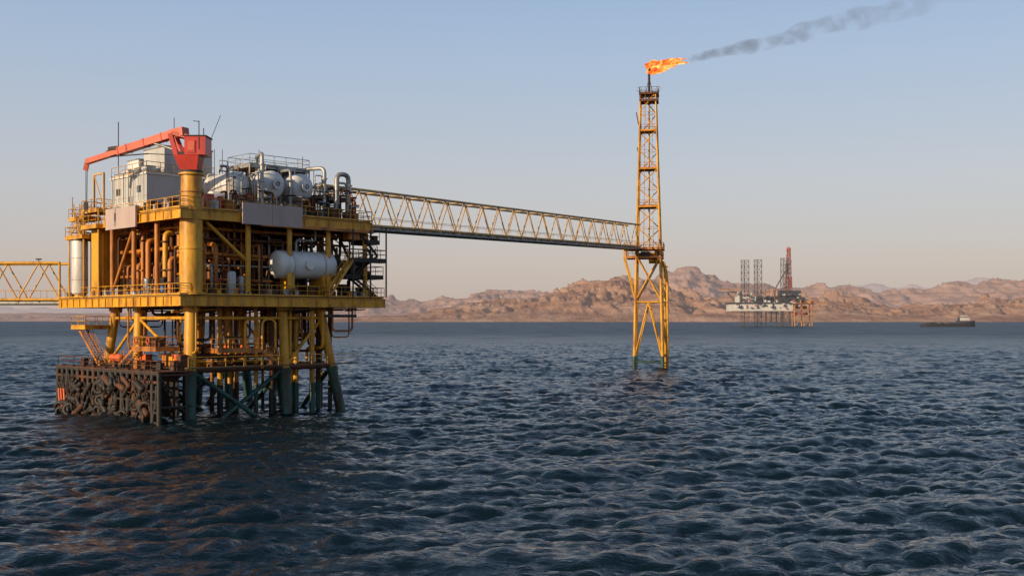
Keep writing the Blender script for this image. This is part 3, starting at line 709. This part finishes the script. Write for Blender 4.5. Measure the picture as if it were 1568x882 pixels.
# ============================================================ MOUNTAINS
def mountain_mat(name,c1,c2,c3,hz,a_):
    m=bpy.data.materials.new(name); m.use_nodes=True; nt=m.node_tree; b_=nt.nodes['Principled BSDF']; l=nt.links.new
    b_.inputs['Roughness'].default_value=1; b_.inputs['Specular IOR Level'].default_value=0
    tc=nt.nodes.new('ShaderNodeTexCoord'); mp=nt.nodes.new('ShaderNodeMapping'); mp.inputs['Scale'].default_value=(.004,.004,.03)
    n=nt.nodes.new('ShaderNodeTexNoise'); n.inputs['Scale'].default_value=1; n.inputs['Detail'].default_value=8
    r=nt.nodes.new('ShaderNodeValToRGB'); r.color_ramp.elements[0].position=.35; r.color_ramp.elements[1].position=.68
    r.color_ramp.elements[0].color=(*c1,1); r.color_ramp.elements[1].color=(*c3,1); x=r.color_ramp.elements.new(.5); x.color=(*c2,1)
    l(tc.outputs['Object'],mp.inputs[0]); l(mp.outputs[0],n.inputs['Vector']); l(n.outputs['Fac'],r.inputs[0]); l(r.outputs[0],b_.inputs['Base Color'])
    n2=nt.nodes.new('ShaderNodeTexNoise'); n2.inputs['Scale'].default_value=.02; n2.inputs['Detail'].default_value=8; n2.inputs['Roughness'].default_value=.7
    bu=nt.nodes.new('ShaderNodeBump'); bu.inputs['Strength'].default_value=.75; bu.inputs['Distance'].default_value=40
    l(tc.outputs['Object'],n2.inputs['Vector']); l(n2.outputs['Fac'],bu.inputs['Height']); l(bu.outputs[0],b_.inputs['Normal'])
    b_.inputs['Emission Color'].default_value=(*hz,1); b_.inputs['Emission Strength'].default_value=a_  # emission paints distance haze onto the rock
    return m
def mountains(name,Y0,Y1,prof,x0,x1,dx,dy,seed,m,rough=1.0,gs=260.):
    xs=np.arange(x0,x1,dx);ys=np.arange(Y0,Y1,dy);XX,YY=np.meshgrid(xs,ys)
    ct=np.array([p[0] for p in prof]);hh=np.array([p[1] for p in prof])
    Yc=Y0+(Y1-Y0)*.62
    H_=np.interp(XX/Yc,ct,hh)
    t_=(YY-Y0)/(Y1-Y0)
    env=np.clip(t_/.62,0,1)**.8*np.clip((1-t_)/.2,0,1)**.6
    wx=(fbm(XX/500,YY/500,seed+40,4)-.5)*500; wy=(fbm(XX/500,YY/500,seed+50,4)-.5)*500
    rd=fbm((XX+wx)/gs,(YY+wy)/(gs*2.0),seed,6,True)
    rd2=fbm((XX+wx*.4)/(gs*.35),(YY+wy*.4)/(gs*.9),seed+9,4,True)
    big=fbm(XX/900,YY/600,seed+20,4)
    act=np.clip(env*1.8,0,1)
    Z=H_*(env*(.62+.75*big)+ rough*((rd-.62)*1.5+(rd2-.6)*.55)*act)
    st=H_.mean()*.22+8; zz=Z/st+(fbm(XX/400,YY/400,seed+70,3)-.5)*1.2; fr=zz-np.floor(zz); Z=Z+ (np.clip((fr-.5)*3.2,-.5,.5)-(fr-.5))*st*.45*act
    edge=np.minimum(1,np.minimum(t_,1-t_)*40); Z=Z*edge-3*(1-edge)
    return gridmesh(name,XX,YY,Z,m)
def prof(pts,Yc): return [((x-784)/1700,(490-y)*Yc/1700+10) for x,y in pts]
mm=mountain_mat('arid_rock_hazed',(.17,.095,.062),(.29,.17,.115),(.36,.235,.165),(.64,.49,.45),.16)
mm2=mountain_mat('arid_rock_distant_hazed',(.17,.105,.08),(.25,.155,.115),(.30,.20,.16),(.66,.53,.51),.26)
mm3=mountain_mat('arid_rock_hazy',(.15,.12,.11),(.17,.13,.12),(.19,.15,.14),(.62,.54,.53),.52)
near=[(500,489),(600,484),(660,478),(690,470),(720,465),(760,462),(790,458),(820,452),(860,446),(900,443),(950,441),(1000,444),(1015,440),(1050,452),(1090,466),(1130,463),(1180,455),(1230,452),(1270,454),(1310,460),(1350,472),(1380,474),(1420,464),(1460,466),(1500,462),(1540,458),(1568,460),(1700,450),(2300,450)]
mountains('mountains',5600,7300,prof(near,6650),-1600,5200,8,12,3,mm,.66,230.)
far=[(-500,484),(0,480),(400,482),(560,470),(590,455),(606,464),(640,466),(680,458),(715,456),(735,443),(770,441),(800,446),(830,444),(870,447),(960,440),(1010,438),(1022,424),(1045,417),(1062,426),(1080,435),(1110,440),(1150,446),(1250,447),(1310,450),(1340,458),(1380,455),(1410,450),(1450,448),(1490,444),(1520,438),(1560,434),(1700,430),(2300,440)]
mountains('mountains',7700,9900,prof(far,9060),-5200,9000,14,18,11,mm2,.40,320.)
vf=[(-900,470),(-200,476),(0,471),(60,474),(110,473),(300,478),(560,470),(700,466),(1200,446),(1560,440),(2300,440)]
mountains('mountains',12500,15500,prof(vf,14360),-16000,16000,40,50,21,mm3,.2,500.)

# ============================================================ SEA
N=1024; LP=190.
kx=np.fft.fftfreq(N,LP/N)*2*np.pi; KX,KY=np.meshgrid(kx,kx); KK=np.hypot(KX,KY); KK[0,0]=1
def spec(V,dirv,pw,e=4.0):
    Lw=V*V/9.81; c_=(KX*dirv[0]+KY*dirv[1])/KK
    S_=np.exp(-1/(KK*Lw)**2)/KK**e*np.abs(c_)**pw*np.exp(-(KK*.06)**2); S_[0,0]=0; return np.sqrt(S_)
A_=spec(4.0,np.array([.28,-.96]),4.0,3.6); A_/=np.sqrt((A_**2).sum()); B_=spec(2.3,np.array([.75,-.66]),1.0,3.4); B_/=np.sqrt((B_**2).sum())
C_=spec(7.0,np.array([.05,-1.0]),6.0); C_/=np.sqrt((C_**2).sum())
amp=A_*.125+B_*.055+C_*.09
ph=rng.normal(size=(N,N))+1j*rng.normal(size=(N,N))
h=np.fft.ifft2(amp*ph)*N*N
Hh=h.real; Dx=np.fft.ifft2(-1j*KX/KK*amp*ph).real*N*N; Dy=np.fft.ifft2(-1j*KY/KK*amp*ph).real*N*N
dxx=(np.roll(Dx,-1,1)-np.roll(Dx,1,1))/(2*LP/N); dyy=(np.roll(Dy,-1,0)-np.roll(Dy,1,0))/(2*LP/N)
Jc=dxx+dyy; th=np.percentile(Jc,.5); Fm=np.clip((th-Jc)/abs(th)*2.2,0,1)
def axis(c0,c1,s0,g,end0,end1,far=900):
    a_=list(np.arange(c0,c1,s0)); x=a_[-1]; st=s0
    while x<end1:
        st=s0+g*(x-c1) if x-c1<far else st*1.06; x+=st; a_.append(x)
    pre=[];x=c0
    st=s0
    while x>end0:
        st=s0+g*(c0-x) if c0-x<far else st*1.06; x-=st; pre.append(x)
    return np.array(pre[::-1]+a_)
xs=axis(-36,36,.2,.012,-40000,40000); ys=axis(40,100,.19,.0075,-3000,40000)
XX,YY=np.meshgrid(xs,ys)
sxx=np.gradient(xs);syy=np.gradient(ys)
SP=np.maximum(sxx[None,:],syy[:,None]); fade=np.clip((4.6-SP)/3.2,0,1); fade=fade*fade*(3-2*fade)
def samp(Fd,X_,Y_):
    fx=(X_/LP%1)*N;fy=(Y_/LP%1)*N; i=np.floor(fx).astype(int);j_=np.floor(fy).astype(int);fx-=i;fy-=j_
    i%=N;j_%=N;i2=(i+1)%N;j2=(j_+1)%N
    return (Fd[j_,i]*(1-fx)+Fd[j_,i2]*fx)*(1-fy)+(Fd[j2,i]*(1-fx)+Fd[j2,i2]*fx)*fy
ga=.55+.9*fbm(XX/30+5,YY/30+9,91,3)
Zs=samp(Hh,XX,YY)*fade*ga
ch=1.0
SX=XX+samp(Dx,XX,YY)*fade*ch*ga; SY=YY+samp(Dy,XX,YY)*fade*ch*ga
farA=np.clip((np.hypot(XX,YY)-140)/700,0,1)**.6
foam=samp(Fm,XX,YY)*fade
for (fx_,fy_,r_) in [(TX-2.8,TY-2.4,1.5),(TX+2.9,TY-3.2,1.3),(TX+3.7,TY-2,1.0)]:
    foam=np.maximum(foam,np.clip(1.2-np.hypot(XX-fx_,(YY-fy_)*.6)/r_,0,1)*.9)
m=bpy.data.materials.new('sea_water'); m.use_nodes=True; nt=m.node_tree; b_=nt.nodes['Principled BSDF']; l=nt.links.new
b_.inputs['IOR'].default_value=1.333
at=nt.nodes.new('ShaderNodeAttribute'); at.attribute_name='far_sheen'
tc=nt.nodes.new('ShaderNodeTexCoord')
def mr(src,a0,a1,i0=0,i1=1):
    q=nt.nodes.new('ShaderNodeMapRange'); q.inputs[1].default_value=i0;q.inputs[2].default_value=i1; q.inputs[3].default_value=a0; q.inputs[4].default_value=a1; l(src,q.inputs[0]); return q.outputs[0]
def math_(op,a,b):
    q=nt.nodes.new('ShaderNodeMath'); q.operation=op
    for i_,v_ in enumerate((a,b)):
        if isinstance(v_,(int,float)): q.inputs[i_].default_value=v_
        else: l(v_,q.inputs[i_])
    return q.outputs[0]
mp=nt.nodes.new('ShaderNodeMapping'); mp.inputs['Scale'].default_value=(.03,.012,1); mp.inputs['Rotation'].default_value=(0,0,R(8)); l(tc.outputs['Object'],mp.inputs[0])
ns=nt.nodes.new('ShaderNodeTexNoise'); ns.inputs['Scale'].default_value=1; ns.inputs['Detail'].default_value=9; ns.inputs['Roughness'].default_value=.75; l(mp.outputs[0],ns.inputs['Vector'])
streak=mr(ns.outputs['Fac'],.1,2.1,.38,.64)
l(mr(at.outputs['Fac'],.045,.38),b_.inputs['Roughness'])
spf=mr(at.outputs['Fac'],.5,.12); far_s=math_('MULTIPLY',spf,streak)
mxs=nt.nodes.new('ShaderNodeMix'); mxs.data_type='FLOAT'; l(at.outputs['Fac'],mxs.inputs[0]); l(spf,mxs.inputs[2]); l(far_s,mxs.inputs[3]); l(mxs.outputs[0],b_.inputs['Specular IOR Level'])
mx=nt.nodes.new('ShaderNodeMix'); mx.data_type='RGBA'; l(at.outputs['Fac'],mx.inputs[0]); mx.inputs[6].default_value=(.003,.011,.015,1); mx.inputs[7].default_value=(.014,.031,.046,1)  # far colour lifted in place of sky reflected off unresolved wave slopes
fa=nt.nodes.new('ShaderNodeAttribute'); fa.attribute_name='foam'
nf=nt.nodes.new('ShaderNodeTexNoise'); nf.inputs['Scale'].default_value=4; nf.inputs['Detail'].default_value=5; l(tc.outputs['Object'],nf.inputs['Vector'])
fm=math_('MULTIPLY',fa.outputs['Fac'],mr(nf.outputs['Fac'],0,1,.42,.6))
mf=nt.nodes.new('ShaderNodeMix'); mf.data_type='RGBA'; l(fm,mf.inputs[0]); l(mx.outputs[2],mf.inputs[6]); mf.inputs[7].default_value=(.5,.54,.56,1); l(mf.outputs[2],b_.inputs['Base Color'])
prev=None
for sc1,dist,st in [((.16,.34,1),.4,.5),((.8,1.6,1),.22,.75),((3.0,5.5,1),.07,.8)]:
    mp=nt.nodes.new('ShaderNodeMapping'); mp.inputs['Scale'].default_value=sc1; mp.inputs['Rotation'].default_value=(0,0,R(12))
    n=nt.nodes.new('ShaderNodeTexNoise'); n.inputs['Scale'].default_value=1; n.inputs['Detail'].default_value=4; n.inputs['Roughness'].default_value=.6; n.inputs['Distortion'].default_value=.5
    l(tc.outputs['Object'],mp.inputs[0]); l(mp.outputs[0],n.inputs['Vector'])
    bu=nt.nodes.new('ShaderNodeBump'); bu.inputs['Strength'].default_value=st; bu.inputs['Distance'].default_value=dist
    l(n.outputs['Fac'],bu.inputs['Height'])
    if prev: l(prev.outputs[0],bu.inputs['Normal'])
    prev=bu
l(prev.outputs[0],b_.inputs['Normal'])
gridmesh('sea',SX,SY,Zs,m,{'far_sheen':farA,'foam':foam})

# ============================================================ LIGHT + SKY + CAMERA
EL=R(17); sd=Vector((-.74,-.67,0)).normalized(); sd=Vector((sd.x*math.cos(EL),sd.y*math.cos(EL),math.sin(EL)))
L=bpy.data.lights.new('sun','SUN'); L.energy=4.8; L.angle=R(.5); L.color=(1,.77,.50)
so=bpy.data.objects.new('sun',L); COL.objects.link(so); so.rotation_euler=sd.to_track_quat('Z','Y').to_euler(); so.location=(0,0,200)
w=bpy.data.worlds.new('World'); scene.world=w; w.use_nodes=True; nt=w.node_tree; l=nt.links.new
sk=nt.nodes.new('ShaderNodeTexSky'); sk.sky_type='NISHITA'; sk.sun_disc=False; sk.sun_elevation=EL; sk.sun_rotation=math.atan2(sd.x,sd.y)
sk.dust_density=2.0; sk.air_density=1.0; sk.ozone_density=1.5; sk.altitude=0
bg=nt.nodes['Background']; bg.inputs['Strength'].default_value=.12
l(sk.outputs[0],bg.inputs[0])
tc=nt.nodes.new('ShaderNodeTexCoord'); sx=nt.nodes.new('ShaderNodeSeparateXYZ'); l(tc.outputs['Generated'],sx.inputs[0])
rp=nt.nodes.new('ShaderNodeValToRGB'); l(sx.outputs['Z'],rp.inputs[0])
els=rp.color_ramp.elements; els[0].position=0; els[0].color=(.62,.49,.43,1); els[1].position=1; els[1].color=(.07,.14,.29,1)
for p_,c_ in [(.05,(.63,.54,.50)),(.12,(.59,.59,.62)),(.22,(.46,.56,.71)),(.29,(.37,.50,.72)),(.42,(.20,.31,.50)),(.6,(.11,.20,.37))]:
    x=els.new(p_); x.color=(*c_,1)
bg2=nt.nodes.new('ShaderNodeBackground'); l(rp.outputs[0],bg2.inputs[0]); bg2.inputs[1].default_value=1.0
ms=nt.nodes.new('ShaderNodeMixShader'); ms.inputs[0].default_value=.78; l(bg.outputs[0],ms.inputs[1]); l(bg2.outputs[0],ms.inputs[2]); l(ms.outputs[0],nt.nodes['World Output'].inputs[0])
cam=bpy.data.cameras.new('camera'); cam.lens=36*1700/1568; cam.sensor_width=36; cam.shift_y=49/1568; cam.clip_end=80000; cam.clip_start=.5
co=bpy.data.objects.new('camera',cam); COL.objects.link(co); co.location=(0,0,10); co.rotation_euler=(R(90),0,0)
scene.camera=co
